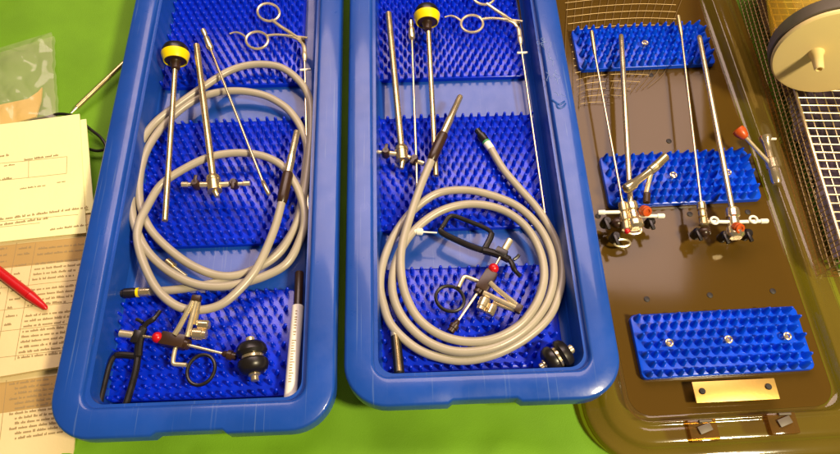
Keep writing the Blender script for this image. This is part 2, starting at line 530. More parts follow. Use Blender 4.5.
# ------------------------------------------------------------------ amber tray
def amber_tray():
    w, L = 0.162 + 0.064, 0.56
    fc = Vector((0.2375, 0.0615, 0))
    c = fc + Matrix.Rotation(ROT3, 3, 'Z') @ Vector((0, L / 2, 0))
    t = thing('amber_tray', 'see-through amber brown plastic tray on the right with three small blue mats', 'tray', c, ROT3)
    b = MB()
    rows = [(0.0, 0.0010), (0.0, 0.0085), (0.0010, 0.0100), (0.0030, 0.0105), (0.0100, 0.0105), (0.0115, 0.0120), (0.0130, 0.0150), (0.0150, 0.0158),
            (0.0240, 0.0158), (0.0262, 0.0150), (0.0278, 0.0160), (0.0290, 0.0165), (0.0302, 0.0158), (0.0312, 0.0080), (0.0325, 0.0062), (0.0350, 0.0058)]
    rings = sweep(b, rows, w / 2, L / 2, 0.046, 0.016)
    b.build('tray_rim', M['amber'], t, True, angle=60)
    b = MB()
    b.prism(rrect(w / 2 - 0.0352, L / 2 - 0.0352, 0.016, 10), 0.0030, 0.0056)
    b.build('tray_floor', M['amber_floor'], t, True)
    # front latches
    for px, py in ((702, 431), (781, 424)):
        q = MB()
        p = P(px, py, 0.016)
        q.box((p.x, p.y, 0.0165), (0.021, 0.015, 0.007), ROT3, 0.0012)
        la = q.build('latch', M['amber'], t)
        q = MB()
        q.box((p.x + 0.0004, p.y + 0.001, 0.0212), (0.010, 0.0055, 0.0016), ROT3 + 0.3, 0.0005)
        q.cyl((p.x - 0.003, p.y + 0.006, 0.0212), (p.x + 0.006, p.y + 0.0064, 0.0212), 0.0011)
        q.build('clip', M['rubber'], la)
    # nameplate on two studs
    q = MB()
    pc = [P(692, 382, 0.015), P(776, 378, 0.015), P(778, 398, 0.015), P(697, 403, 0.015)]
    cc = sum(pc, Vector()) / 4
    q.box((cc.x, cc.y, 0.0142), (0.0625, 0.0155, 0.0016), ROT3 - 0.01, 0.0006)
    pl = q.build('name_plate', M['plate'], t)
    for px, py in ((702.3, 391), (768.5, 386.5)):
        p = P(px, py, 0.0155)
        q = MB()
        q.cyl((p.x, p.y, 0.006), (p.x, p.y, 0.0162), 0.0024)
        q.build('screw', M['black'], pl)
    # drain holes
    for px, py in ((647, 299), (710, 295), (773, 291), (690, 214), (748, 212), (669, 141), (651, 75), (598, 216)):
        p = P(px, py, 0.006)
        q = MB()
        q.lathe([(0.0024, 0), (0.0024, 0.0004), (0.0021, 0.0006)], (p.x, p.y, 0.0056), (0, 0, 1), 18)
        q.build('drain_hole', M['hole'], t)
    return t
amber_tray()
def m3(px, label, ws):
    c = mid(*px)
    finger_mat((c.x, c.y), 0.1325, 0.0505, ROT3, 0.0066, label, pitch=0.0079, h=0.0088, washers=ws, base=0.0045, seg=9, r0=0.0031, r1=0.0010, silicone='mat_light')
m3([(631, 314), (798, 304), (816, 368.6), (644, 378)], 'small blue finger mat nearest the tan name plate in the amber tray', ((-0.042, 0), (0.004, 0), (0.050, 0)))
m3([(597, 156.6), (755, 148.6), (761, 197), (608.6, 203)], 'small blue finger mat in the middle of the amber tray under the silver side arm', ((-0.007, 0), (0.041, 0)))
m3([(571, 29), (709, 21), (716, 62), (577, 67.5)], 'small blue finger mat at the far end of the amber tray under the rod tips', ((0.001, 0),))

# ------------------------------------------------------------------ instruments: shared builders
def rod(a, b, r, **k):
    q = MB(); q.cyl(a, b, r, **k); return q

def light_cable(px, z0, z1, label, endA, endB, group):
    """px: picture points of the cable line from the B plug to the A ferrule"""
    n = len(px)
    pts = []
    for i, (x, y) in enumerate(px):
        t = i / (n - 1)
        z = z0 + (z1 - z0) * t + 0.0007 * math.sin(i * 0.9)
        pts.append(P(x, y, z))
    sp = bez(pts, 7)
    t = thing('light_cable', label, 'cable', (pts[n // 2].x, pts[n // 2].y, FL), 0, group)
    q = MB(); q.tube(sp, 0.0034, 14)
    q.build('cable_sheath', M['cable'], t, angle=80)
    endA(t, sp[-1], (sp[-1] - sp[-4]).normalized())
    endB(t, sp[0], (sp[0] - sp[3]).normalized())
    return t
def ferrule(tip):
    def f(t, p, d):
        tp = P(tip[0], tip[1], p.z + 0.002)
        d = (tp - p).normalized()
        L = (tp - p).length
        q = MB(); q.lathe([(0.0034, -0.002), (0.0042, 0), (0.0046, 0.004), (0.0046, L * 0.36), (0.0040, L * 0.39), (0.0030, L * 0.39)], p, d, 22)
        q.build('strain_relief', M['brown'], t)
        q = MB(); q.lathe([(0.0034, L * 0.38), (0.0036, L * 0.62), (0.0030, L * 0.65), (0.0028, L * 0.98), (0.0022, L)], p, d, 22)
        q.build('ferrule', M['steel'], t)
    return f
def plug(tip, green):
    def f(t, p, d):
        tp = P(tip[0], tip[1], p.z)
        d = (tp - p).normalized()
        L = (tp - p).length
        q = MB(); q.lathe([(0.0033, -0.001), (0.0035, L * 0.05), (0.0036, L * 0.30), (0.0030, L * 0.31)], p, d, 22)
        q.build('collar', M['white'] if green else M['steel'], t)
        q = MB(); q.lathe([(0.0038, L * 0.31), (0.0038, L * 0.38)], p, d, 22)
        q.build('colour_band', M['green_ring'] if green else M['yellow'], t)
        q = MB(); q.lathe([(0.0034, L * 0.38), (0.0040, L * 0.46), (0.0040, L * 0.72), (0.0030, L * 0.75), (0.0028, L)], p, d, 22)
        q.build('plug_body', M['black'], t)
    return f

cable1 = [(150, 291.5), (172, 290), (200, 286), (229, 279), (255, 269), (276, 254), (293, 231), (301, 205), (306, 165), (307, 148), (302, 130), (292, 114), (281, 104),
          (263, 95), (238, 91), (213, 93.5), (190, 103), (166, 123), (148, 148), (140, 175), (140, 202), (149, 227), (169, 249), (195, 267), (223, 276), (249, 271.5), (278, 254),
          (297, 223), (304.5, 190), (309.5, 150), (311, 125), (309.6, 100), (300, 82), (281, 67.5), (255.6, 64.5), (230.5, 70.5), (205, 86), (179, 104), (154, 124), (138, 148), (131, 175),
          (131, 200), (134.5, 224), (146, 249), (166, 269), (191, 282.5), (215, 286.5), (238, 284), (265, 276), (288, 262), (302, 234), (304.5, 215), (301, 198), (294, 182), (281, 165), (261, 155.5),
          (236, 153), (210, 157), (184, 169), (161, 185), (147, 207), (139, 224), (137.5, 240), (143.5, 263), (157, 289), (176, 305.5), (197, 310), (220, 305), (240, 289), (258, 266), (274, 230), (282, 201)]
light_cable(cable1, 0.0205, 0.0315, 'grey beige light cable lying in loose overlapping loops in the left tray', ferrule((297, 131)), plug((115, 294), False), 'light cables')
cable2 = [(432, 159), (421, 185), (410, 217), (402, 246), (401, 271), (406, 296), (419, 319), (441, 335), (468, 341.5), (496, 338), (521, 323.5), (538, 300), (544, 275), (539, 249), (524, 225), (501, 209.5),
          (472, 204), (444, 209.5), (421, 224), (404, 244), (394, 269), (393, 294), (403, 318), (424, 339), (449, 350), (475, 351), (502, 344), (528, 327), (546, 304), (553.5, 278), (551, 252), (538, 226), (516, 205.5),
          (487, 194), (462, 190), (436, 194), (412, 211.5), (395, 234), (384, 259), (380, 283), (383, 303), (392, 326), (416, 348), (444, 358.5), (470, 360), (498, 353), (526, 338), (548, 318), (558.5, 295),
          (562, 272), (559, 250), (549, 227), (535, 206), (519, 188), (503, 169), (491, 149)]
light_cable(list(reversed(cable2)), 0.0205, 0.031, 'grey beige light cable wound in one neat round coil in the centre tray', ferrule((460.5, 96)), plug((477, 130), True), 'light cables')

def telescope(cap, s0, s1, z0, z1, label):
    """rod with a yellow ringed black eyepiece: cap is the middle of the ring, s0..s1 the shaft"""
    a = P(s0[0], s0[1], z0); b = P(s1[0], s1[1], z1)
    c = P(cap[0], cap[1], z0 + 0.001)
    t = thing('telescope', label, 'endoscope', (b.x, b.y, FL), 0, 'telescopes with yellow ringed eyepieces')
    d = (a - b).normalized()
    rod(a, b, 0.0024).build('shaft', M['brass'], t)
    e = (Vector((d.x, d.y, 0)).normalized() + Vector((0, 0, 0.16))).normalized()
    q = MB(); q.lathe([(0.0030, -0.0135), (0.0040, -0.0125), (0.0044, -0.0075), (0.0052, -0.0052), (0.0092, -0.0044), (0.0097, -0.0036)], c, e, 30)
    q.build('neck', M['brown'], t)
    q = MB(); q.lathe([(0.0096, -0.0030), (0.0099, -0.0050), (0.0105, -0.0049), (0.0110, -0.0036), (0.0125, 0.0016), (0.0126, 0.0032), (0.0120, 0.0040), (0.0100, 0.0042)], c, e, 40)
    q.build('yellow_ring', M['yellow'], t)
    q = MB(); q.lathe([(0.0100, 0.0036), (0.0117, 0.0042), (0.0118, 0.0074), (0.0100, 0.0108), (0.0070, 0.0122), (0.0055, 0.0105), (0.0, 0.0100)], c, e, 32)
    q.build('eyecup', M['black'], t)
    return t
telescope((175.5, 57), (175, 70), (165, 221), 0.037, 0.034, 'brass telescope with yellow ringed eyepiece lying across the cable loops of the left tray')
telescope((427, 18.5), (428.5, 32), (436, 176), 0.034, 0.024, 'brass telescope with yellow ringed eyepiece beside the thin rod in the centre tray')

def tap_sheath(tip, hub, tapL, tapR, nub, z, r, label):
    """metal tube ending in a hub with two stopcocks"""
    a = P(tip[0], tip[1], z); b = P(hub[0], hub[1], z)
    t = thing('sheath', label, 'instrument sheath', (b.x, b.y, FL), 0, 'tubes with stopcock hubs')
    d = (b - a).normalized()
    q = MB(); q.lathe([(r * 0.72, 0), (r, 0.0006), (r, (b - a).length)], a, d, 20)
    q.build('tube', M['brass'], t)
    n = P(nub[0], nub[1], z)
    q = MB()
    q.lathe([(0.0026, -0.0085), (0.0054, -0.0080), (0.0060, -0.0064), (0.0060, -0.0040), (0.0054, -0.0036), (0.0054, 0.0040), (0.0060, 0.0045), (0.0060, 0.0062), (0.0042, 0.0066)], b, d, 24)
    q.build('hub', M['brass'], t)
    rod(b + d * 0.006, n, 0.0026, r2=0.0020).build('outlet', M['steel'], t)
    for tp in (tapL, tapR):
        e = P(tp[0], tp[1], z)
        v = (e - b).normalized()
        L = (e - b).length
        q = MB(); q.lathe([(0.0024, 0.005), (0.0024, L * 0.42), (0.0017, L * 0.45), (0.0017, L * 0.80), (0.0022, L * 0.82), (0.0022, L)], b, v, 16)
        tap = q.build('side_port', M['pale_steel'], t)
        q = MB()
        k = b + v * L * 0.56
        q.lathe([(0.0030, -0.0045), (0.0036, -0.0035), (0.0036, 0.003), (0.0026, 0.005)], k, (0, 0, 1), 18)
        q.box((k + v.cross(Vector((0, 0, 1))) * 0.003 + Vector((0, 0, 0.004))), (0.0030, 0.0075, 0.0022), math.atan2(v.y, v.x), 0.0008)
        q.build('stopcock', M['brown'], tap)
    return t
tap_sheath((196.5, 45), (214, 185), (182, 184.5), (250, 183.5), (217.5, 197), 0.036, 0.0030, 'brass tube with a two tap hub between telescope and rod in the left tray')
tap_sheath((388.5, 13), (402, 155), (373, 151.5), (424, 164), (401.5, 169), 0.026, 0.0030, 'brass coloured tube with a two tap hub along the left wall of the centre tray')

def obturator(tip, neck, end0, end, z, label, zt=None):
    zt = z if zt is None else zt
    a, b, c, d = P(*tip, z), P(*neck, z), P(*end0, zt), P(*end, zt)
    t = thing('obturator', label, 'metal rod', (d.x, d.y, FL), 0, 'thin rods with turned handles')
    L = (b - a).length
    q = MB(); q.lathe([(0.0020, 0), (0.0026, 0.0006), (0.0026, L * 0.24), (0.0018, L * 0.30), (0.0018, L * 0.36), (0.0030, L * 0.42), (0.0033, L * 0.9), (0.0022, L)], a, b - a, 20)
    q.build('handle', M['steel'], t)
    rod(b, c, 0.00115, seg=12).build('shaft', M['steel'], t)
    L = (d - c).length
    if L > 0.002:
        q = MB(); q.lathe([(0.0012, 0), (0.0019, 0.001), (0.0019, L - 0.001), (0.0014, L)], c, d - c, 16)
        q.build('tip', M['steel'], t)
    return t
obturator((203, 30), (211, 50), (262.5, 181), (269, 195), 0.036, 'thin steel rod with turned handle slanting over cable arcs in the left tray')
obturator((411, 21), (412, 40), (417, 184), (417.2, 188), 0.027, 'thin steel rod with turned handle between tube and telescope in the centre tray', 0.025)

def ring_forceps(dx, dy, end, label, z, pv=(305, 38)):
    """scissor handled forceps, picture points of the left tray's one moved by dx, dy"""
    def Q(x, y, zz=0.0): return P(x + dx, y + dy, z + zz)
    e = P(end[0], end[1], z - 0.004)
    t = thing('forceps', label, 'forceps', (Q(*pv).x, Q(*pv).y, FL), 0, 'ring handled forceps')
    # moving handle
    q = MB()
    n = 28
    q.tube([Q(268.5 + 11 * math.cos(2 * math.pi * k / n) + 1.0 * math.sin(2 * math.pi * k / n), 12.5 + 8.8 * math.sin(2 * math.pi * k / n), 0.003) for k in range(n)], 0.00135, 8, closed=True)
    q.tube(bez([Q(272, 20.5, 0.003), Q(281, 27, 0.003), (Q(293, 34.5, 0.002)), Q(303, 41, 0)], 5), [0.0017] * 10 + [0.0013] * 6, 10)
    q.build('thumb_handle', M['pale_steel'], t)
    q = MB()
    q.tube([Q(257 + 11 * math.cos(2 * math.pi * k / n), 40.5 + 8.6 * math.sin(2 * math.pi * k / n)) for k in range(n)], 0.00135, 8, closed=True)
    q.tube(bez([Q(229.5, 34), Q(235, 32.5), Q(241, 34), Q(246.5, 38)], 5), [0.0008] * 6 + [0.0011] * 10, 8)
    q.tube(bez([Q(266, 36), Q(276, 35), Q(288, 36), Q(298, 39.5), Q(303.5, 46), Q(304.5, 53)], 5), [0.0013] * 10 + [0.0017] * 10 + [0.0022] * 6, 10)
    q.tube([Q(290, 36, 0.001), Q(307.5, 38, 0.001)], [0.0013, 0.0011], 10)
    q.build('finger_handle', M['pale_steel'], t)
    q = MB(); q.lathe([(0.0015, -0.0025), (0.0015, 0.0032), (0.0010, 0.0036)], Q(303.5, 41), (0, 0, 1), 14)
    q.build('pivot', M['brown'], t)
    a = Q(304.5, 53); 
    d = (e - a).normalized()
    q = MB(); q.lathe([(0.0020, 0), (0.0026, 0.002), (0.0026, 0.006), (0.0016, 0.0085), (0.0016, 0.010)], a, d, 16)
    q.build('collar', M['pale_steel'], t)
    rod(a + d * 0.008, e, 0.00095, seg=10).build('shaft', M['steel'], t)
    k = a + d * 0.020
    s = d.cross(Vector((0, 0, 1)))
    rod(k - s * 0.0055, k + s * 0.0045, 0.0011).build('flush_port', M['white'], t)
    return t
ring_forceps(0, 0, (309.5, 265), 'steel forceps with two rings, far right in the left tray, shaft under cable', 0.026)
ring_forceps(215, -16.5, (546, 222), 'steel ring handled forceps in the centre tray, one ring cut off by the picture edge', 0.026)

# ------------------------------------------------------------------ black handled working element
def working_element(loc, rot, label):
    t = thing('working_element', label, 'surgical handle', loc, rot, 'black handled working elements')
    mm = 0.001
    def L(u, v, h=0): return Vector((u * mm, -v * mm, h * mm))
    rod(L(-30, 1.5, 1), L(-19, 1, 1), 0.0028).build('end_knob', M['pale_steel'], t, True)
    rod(L(-19.2, 1, 1), L(-2, 0, 1), 0.0011).build('guide_rod', M['steel'], t, True)
    q = MB()
    q.tube(bez([L(-7, -21, 0), L(-9, -14, 1), L(-12.5, -10, 1), L(-14.5, -6, 0), L(-14, 2, 0), L(-13, 9, -1), L(-11.5, 15, -2)], 5), [0.0017] * 5 + [0.0021] * 10 + [0.0032] * 16, 10)
    q.tube(bez([L(-16, -9.5, 1), L(-19.5, -10.8, 1), L(-22, -11, 1)], 3), 0.0014, 8)
    q.box(L(-16.5, 2, 0), (0.006, 0.010, 0.007), 0, 0.0012)
    q.build('trigger_bar', M['black'], t, True)
    q = MB()
    loop = [L(-12, 15, -3), L(-18, 15.5, -3), L(-26, 16.5, -3), L(-29.5, 19, -3), L(-30, 26, -3), L(-28, 40, -3), L(-26, 51, -3), L(-23, 54.5, -3), L(-16, 54.5, -3), L(-9.5, 54, -3), L(-7.5, 51, -3), L(-8.0, 40, -3), L(-9.5, 26, -3)]
    cl = bez(loop + [loop[0]], 4)[:-1]
    q.tube(cl, [0.0019 if 10 < i < 36 else 0.0026 for i in range(len(cl))], 10, closed=True)
    q.build('finger_loop', M['black'], t, True)
    q = MB(); q.ball(L(0, 0, 3), 0.0042); q.build('red_button', M['red'], t, True)
    q = MB(); q.box(L(11.5, -0.5, 0), (0.019, 0.0105, 0.010), 0, 0.0018); q.cyl(L(20, 0, 0), L(24, 0.5, 0), 0.0042)
    q.build('body', M['brown'], t, True)
    q = MB(); q.tube(bez([L(14.5, 4, 0), L(15.2, 9, 0), L(16.3, 14.5, 0), L(17.8, 16.2, 0), L(21, 16, 0), L(27, 15.3, 0)], 4), 0.0017, 12)
    q.build('elbow', M['pale_steel'], t, True)
    q = MB(); q.tube([L(38 + 10 * math.cos(2 * math.pi * k / 30), 16.4 + 11.3 * math.sin(2 * math.pi * k / 30), -2) for k in range(30)], 0.0014, 10, closed=True)
    q.build('thumb_ring', M['black'], t, True)
    q = MB(); q.tube(bez([L(12.5, -4, 5), L(14.5, -10, 6), L(16, -17, 7), L(17.5, -24, 8), L(19, -32, 8)], 4), 0.0021, 10)
    q.build('lever', M['pale_steel'], t, True)
    q = MB(); q.tube(bez([L(22.5, -4, 5), L(22, -12, 6), L(21.5, -22, 7), L(21, -32, 8)], 4), 0.0021, 10)
    q.build('lever', M['pale_steel'], t, True)
    q = MB(); q.tube(bez([L(25, -14, 5), L(24.5, -22, 6), L(23, -31, 7)], 4), 0.0014, 10)
    q.build('lever', M['steel'], t, True)
    q = MB(); q.box(L(20.5, -33, 8), (0.007, 0.005, 0.005), 0.1, 0.001)
    q.build('pivot_block', M['brown'], t, True)
    q = MB(); q.lathe([(0.0030, 0), (0.0044, 0.001), (0.0044, 0.0075), (0.0036, 0.008), (0.0036, 0.0105), (0.0026, 0.011)], L(24.5, -7.5, 3), (1, 0.12, 0), 20)
    q.build('valve', M['steel'], t, True)
    q = MB(); q.lathe([(0.0026, 0), (0.0038, 0.001), (0.0038, 0.008), (0.0030, 0.009)], L(26, -15, 3), (1, 0.12, 0), 20)
    q.build('valve', M['steel'], t, True)
    rod(L(22, 0.6, 0), L(52, 1.9, -2), 0.0012, r2=0.0010).build('rod', M['pale_steel'], t, True)
    q = MB(); q.lathe([(0.0014, 0), (0.0024, 0.0015), (0.0026, 0.004), (0.0038, 0.0045), (0.0038, 0.0075), (0.0030, 0.008), (0.0030, 0.011), (0.0018, 0.0115)], L(49.5, 1.8, -2), (1, -0.04, 0), 20)
    q.build('rod_connector', M['brown'], t, True)
    return t
def ang(a, b, z):
    d = P(*b, z) - P(*a, z)
    return math.atan2(d.y, d.x)
we = working_element(P(159, 338.6, 0.028), ang((127, 335), (227, 353.5), 0.028), 'black handled device with red button at the near end of the left tray')
w2 = copy_tree(we)
w2.location = P(493, 270, 0.0285)
w2.rotation_euler = (0, 0, ang((506.5, 250), (461, 321), 0.028))
w2['label'] = 'black handled device with red button inside the cable coil of the centre tray'

def eyepiece(a, b, z, label, tip=0.0):
    A = P(*a, z); B = P(*b, z + tip)
    t = thing('eyepiece', label, 'eyepiece', ((A.x + B.x) / 2, (A.y + B.y) / 2, FL), 0, 'black bulb shaped eyepieces')
    d = B - A
    L = d.length
    k = L / 0.031
    def f(pr): return [(r * 0.001, h * 0.001 * k) for r, h in pr]
    MB().lathe(f([(2.2, 0), (3.0, 0.6), (3.0, 3.2), (4.4, 4.0), (4.4, 5.5), (3, 5.6)]), A, d, 24).build('front_ferrule', M['steel'], t)
    MB().lathe(f([(4, 4.9), (7.4, 5.4), (10.2, 7.6), (11.4, 10.8), (11.0, 13.6), (9.6, 15.0), (7.6, 15.4)]), A, d, 30).build('focus_ring', M['black'], t)
    MB().lathe(f([(7, 15.2), (8.2, 15.5), (8.2, 17.6), (7, 17.9)]), A, d, 28).build('middle_band', M['steel'], t)
    MB().lathe(f([(7.5, 17.7), (10.0, 18.0), (11.6, 20.2), (11.0, 23.6), (8.8, 26.2), (5.5, 27.4), (3.4, 27.6)]), A, d, 30).build('grip_ring', M['black'], t)
    MB().lathe(f([(3.4, 26.8), (3.4, 30.2), (2.6, 31)]), A, d, 20).build('end_stud', M['pale_steel'], t)
eyepiece((255, 381), (250, 337), 0.031, 'black bulb shaped eyepiece beside the white labelled tube in the left tray')
eyepiece((540, 368), (573, 348), 0.026, 'black bulb shaped eyepiece in the near right corner of the centre tray', 0.004)

# marker tubes
def marker(px, label, labelled):
    z = 0.024
    a, b, c, d = [P(x, y, zz) for x, y, zz in px]
    t = thing('tube', label, 'tube', (c.x, c.y, FL))
    q = MB(); q.lathe([(0.0030, 0), (0.0036, 0.001), (0.0036, (b - a).length)], a, b - a, 20)
    q.build('cap', M['brown'] if labelled else M['pale_steel'], t)
    if labelled:
        q = MB(); q.lathe([(0.0042, 0), (0.0046, 0.0005), (0.0046, (d - b).length - 0.001), (0.0036, (d - b).length)], b, d - b, 24)
        w = q.build('label_sleeve', M['white'], t)
        v = (d - b).normalized()
        sdir = v.cross(Vector((0, 0, 1))).normalized()
        q = MB()
        for i in range(16):
            h = 0.030 + i * 0.0021
            n = (Vector((0, 0, 1)) - v * v.z).normalized()
            for s in range(3):
                aa = -0.2 + 0.22 * s
                if i % 4 and s == 2: continue
                cdir = (n * math.cos(aa) - sdir * math.sin(aa))
                q.box(b + v * h + cdir * 0.00462, (0.0010, 0.0007, 0.00025), 0, 0, mx=Matrix((sdir, v, n)).transposed())
        for i in range(9):
            h = 0.006 + i * 0.0024 + random.uniform(-.0004, .0004)
            q.box(b + v * h + n * 0.00464, (random.uniform(0.0010, 0.0022), 0.0008, 0.0003), 0, 0, mx=Matrix((sdir, v, n)).transposed())
        q.build('print', M['ink'], w)
    else:
        q = MB(); q.lathe([(0.0030, 0), (0.0040, 0.0006), (0.0040, (d - b).length - 0.001), (0.0030, (d - b).length)], b, d - b, 20)
        q.build('barrel', M['black'], t)  # black body stands in for the shadow beside the brass tube
        n = Vector((0, 0, 1))
        rod(b + n * 0.0028, d + n * 0.0028 - (d - b).normalized() * 0.002, 0.0019, r2=0.0023).build('brass_tube', M['brass'], t)
marker([(299.5, 272, 0.020), (298, 306, 0.022), (294, 350, 0.025), (290, 401, 0.028)], 'slim tube with brown cap and white printed sleeve in the left tray', True)
marker([(394.5, 328, 0.022), (395.5, 336, 0.022), (397, 350, 0.022), (399.5, 375, 0.022)], 'short brass tube with its shadow built as a black body, in the near left corner of the centre tray', False)

def luer():
    z = 0.029
    a, b, c = P(411.5, 231, z), P(424, 232, z), P(437, 232.8, z)
    t = thing('needle_adapter', 'small white plastic adapter with a thin needle lying across the coiled cable', 'adapter', (a.x, a.y, FL))
    q = MB(); q.lathe([(0.0012, 0), (0.0024, 0.001), (0.0024, 0.004), (0.0030, 0.0045), (0.0030, 0.0085), (0.0018, 0.0095)], a, b - a, 20)
    q.build('hub', M['white'], t)
    rod(a + (b - a).normalized() * 0.009, c, 0.0008, r2=0.0006, seg=10).build('needle', M['white'], t)
luer()

# small loose plug under the loops of the left tray
def small_plug():
    a, b, c = P(167, 261, 0.016), P(174, 267, 0.016), P(186, 276, 0.016)
    t = thing('metal_plug', 'small brass and silver plug under the cable loops of the left tray', 'plug', (b.x, b.y, FL))
    rod(a, b, 0.0034).build('head', M['brass'], t)
    rod(b, c, 0.0017).build('pin', M['pale_steel'], t)
small_plug()

# ------------------------------------------------------------------ instruments in the amber tray
def tapped_pair(spec, label):
    """a thin rod and a thick tube that run into one hub"""
    (r0, r1, r2), (t0, t1), hub, taps, zt = spec['rod'], spec['tube'], spec['hub'], spec['taps'], 0.026
    H = P(*hub, 0.024)
    t = thing('sheath_assembly', label, 'surgical instrument', (H.x, H.y, 0.0058), 0, 'rod instruments in the amber tray')
    a, b, c = P(*r0, zt), P(*r1, zt), P(*r2, 0.027)
    L = (b - a).length
    q = MB(); q.lathe([(0.0010, 0), (0.0019, 0.001), (0.0019, L * 0.8), (0.0013, L)], a, b - a, 16); q.build('rod_tip', M['brass'], t)
    rod(b, c, 0.00105, seg=12).build('rod', M['steel'], t)
    a, b = P(*t0, zt - 0.001), P(*t1, 0.026)
    L = (b - a).length
    q = MB(); q.lathe([(0.0014, 0.0), (0.0022, 0.0012), (0.0024, 0.004), (0.0024, L)], a, b - a, 20); q.build('tube', M['steel'], t)
    # hub of the thin rod
    v = (P(*spec['rodhub_end'], 0.026) - c)
    L = v.length
    MB().lathe([(0.0018, -0.001), (0.0034, 0), (0.0038, L * 0.10), (0.0038, L * 0.30), (0.0030, L * 0.34), (0.0036, L * 0.45), (0.0036, L * 0.62), (0.0028, L * 0.66), (0.0040, L * 0.70), (0.0040, L * 0.95), (0.0026, L)], c, v, 20).build('rod_hub', M['brass'], t)
    k = P(*spec['knob'], 0.023)
    MB().ball(k, 0.0046, 0.9).lathe([(0.0052, -0.001), (0.0055, 0.0), (0.0052, 0.0014)], k, v, 22).build('dark_knob', M['brown'], t)
    # hub of the thick tube
    v = (P(*spec['tubehub_end'], 0.025) - b)
    L = v.length
    MB().lathe([(0.0026, -0.001), (0.0050, 0), (0.0056, L * 0.08), (0.0056, L * 0.28), (0.0042, L * 0.32), (0.0046, L * 0.45), (0.0046, L * 0.60), (0.0064, L * 0.66), (0.0070, L * 0.74), (0.0070, L * 0.90), (0.0046, L)], b, v, 24).build('tube_hub', M['steel'], t)
    o = P(*spec['orange'], 0.031)
    MB().lathe([(0.0034, -0.004), (0.0044, -0.003), (0.0044, 0.001), (0.0040, 0.0014), (0.0040, 0.003), (0.0022, 0.0032), (0.0018, 0.002)], o, (0.25, -0.6, 0.7), 20).build('orange_seal', M['orange'], t)
    for (x0, y0), (x1, y1), ring in taps:
        a, b = P(x0, y0, 0.026), P(x1, y1, 0.026)
        d = (b - a); L = d.length
        q = MB(); q.lathe([(0.0015, 0), (0.0015, L * 0.75), (0.0021, L * 0.77), (0.0021, L * 0.97), (0.0016, L)], a, d, 16)
        pt = q.build('side_port', M['white'], t)
        if ring:
            rc = P(*ring, 0.028)
            q = MB(); q.tube([rc + Vector((0.0030 * math.cos(2 * math.pi * i / 20), 0.0030 * math.sin(2 * math.pi * i / 20), 0)) for i in range(20)], 0.0010, 8, closed=True)
            q.build('port_ring', M['white'], pt)
    for kx, ky in spec['stopcocks']:
        k = P(kx, ky, 0.020)
        q = MB(); q.lathe([(0.0034, -0.006), (0.0040, -0.005), (0.0040, 0.002), (0.0028, 0.004)], k, (0.1, 0, 1), 18)
        q.box(k + Vector((0, -0.004, 0.003)), (0.003, 0.009, 0.0026), 0.2, 0.0008)
        q.build('stopcock', M['black'], t)
    return t
ta = tapped_pair(dict(rod=((591.5, 31), (595, 55), (622.5, 203)), tube=((621, 35), (630.5, 203)), hub=(630, 222), rodhub_end=(627, 231), knob=(617, 223), tubehub_end=(636, 229),
                 orange=(645.5, 211), taps=[((628, 212), (598, 212.5), None), ((634, 216), (664.5, 216), None)],
                 stopcocks=[(606, 222), (650, 222), (615, 237)]),
            'thin rod and thick tube joined in a hub with silver side arm, amber tray')
# its bridge with the silver side arm
q = MB()
a, b, c = P(628, 188, 0.034), P(654, 168, 0.036), P(665.5, 157, 0.037)
L = (b - a).length
q.lathe([(0.0034, -0.003), (0.0046, -0.002), (0.0048, 0.006), (0.0036, 0.008), (0.0030, L - 0.005), (0.0040, L - 0.004), (0.0042, L + 0.002), (0.0030, L + 0.0025)], a, b - a, 24)
arm = q.build('side_arm', M['steel'], ta)
MB().lathe([(0.0030, 0.002), (0.0038, 0.003), (0.0038, (c - b).length), (0.0030, (c - b).length + 0.001), (0.0026, (c - b).length - 0.001)], b, c - b, 22).build('arm_socket', M['brass'], arm)
q = MB(); q.tube(bez([P(651, 173, 0.034), P(649, 181, 0.033), P(646, 193, 0.030)], 4), 0.0021, 12); q.build('branch', M['pale_steel'], arm)
q = MB(); q.cyl(P(647, 193, 0.030), P(646.5, 203, 0.029), 0.0030); q.build('branch_plug', M['brown'], arm)
q = MB(); q.tube([P(622 + 8 * math.cos(2 * math.pi * i / 24), 243 + 3.6 * math.sin(2 * math.pi * i / 24), 0.015) for i in range(24)], 0.0011, 8, closed=True); q.build('loop_clip', M['pale_steel'], ta)
q = MB(); q.ball(P(627, 231, 0.027), 0.0026); q.build('red_cap', M['red'], ta)
q = MB(); q.tube(bez([P(622, 230, 0.027), P(632, 234, 0.027), P(641, 232, 0.027), P(640, 226, 0.027)], 4), 0.0010, 8); q.build('wire_clip', M['pale_steel'], ta)

tapped_pair(dict(rod=((678, 15.6), (681.5, 36), (701, 203)), tube=((699, 36), (732, 209)), hub=(730, 222), rodhub_end=(704, 226), knob=(704, 232), tubehub_end=(736, 238),
                 orange=(738, 228), taps=[((732, 222), (700, 221.5), (714.5, 220.5)), ((736, 222), (768, 221), (753.5, 219.5))],
                 stopcocks=[(697, 233), (724, 236), (747, 234)]),
            'thin rod and thick tube joined by a white cross bar with two rings')

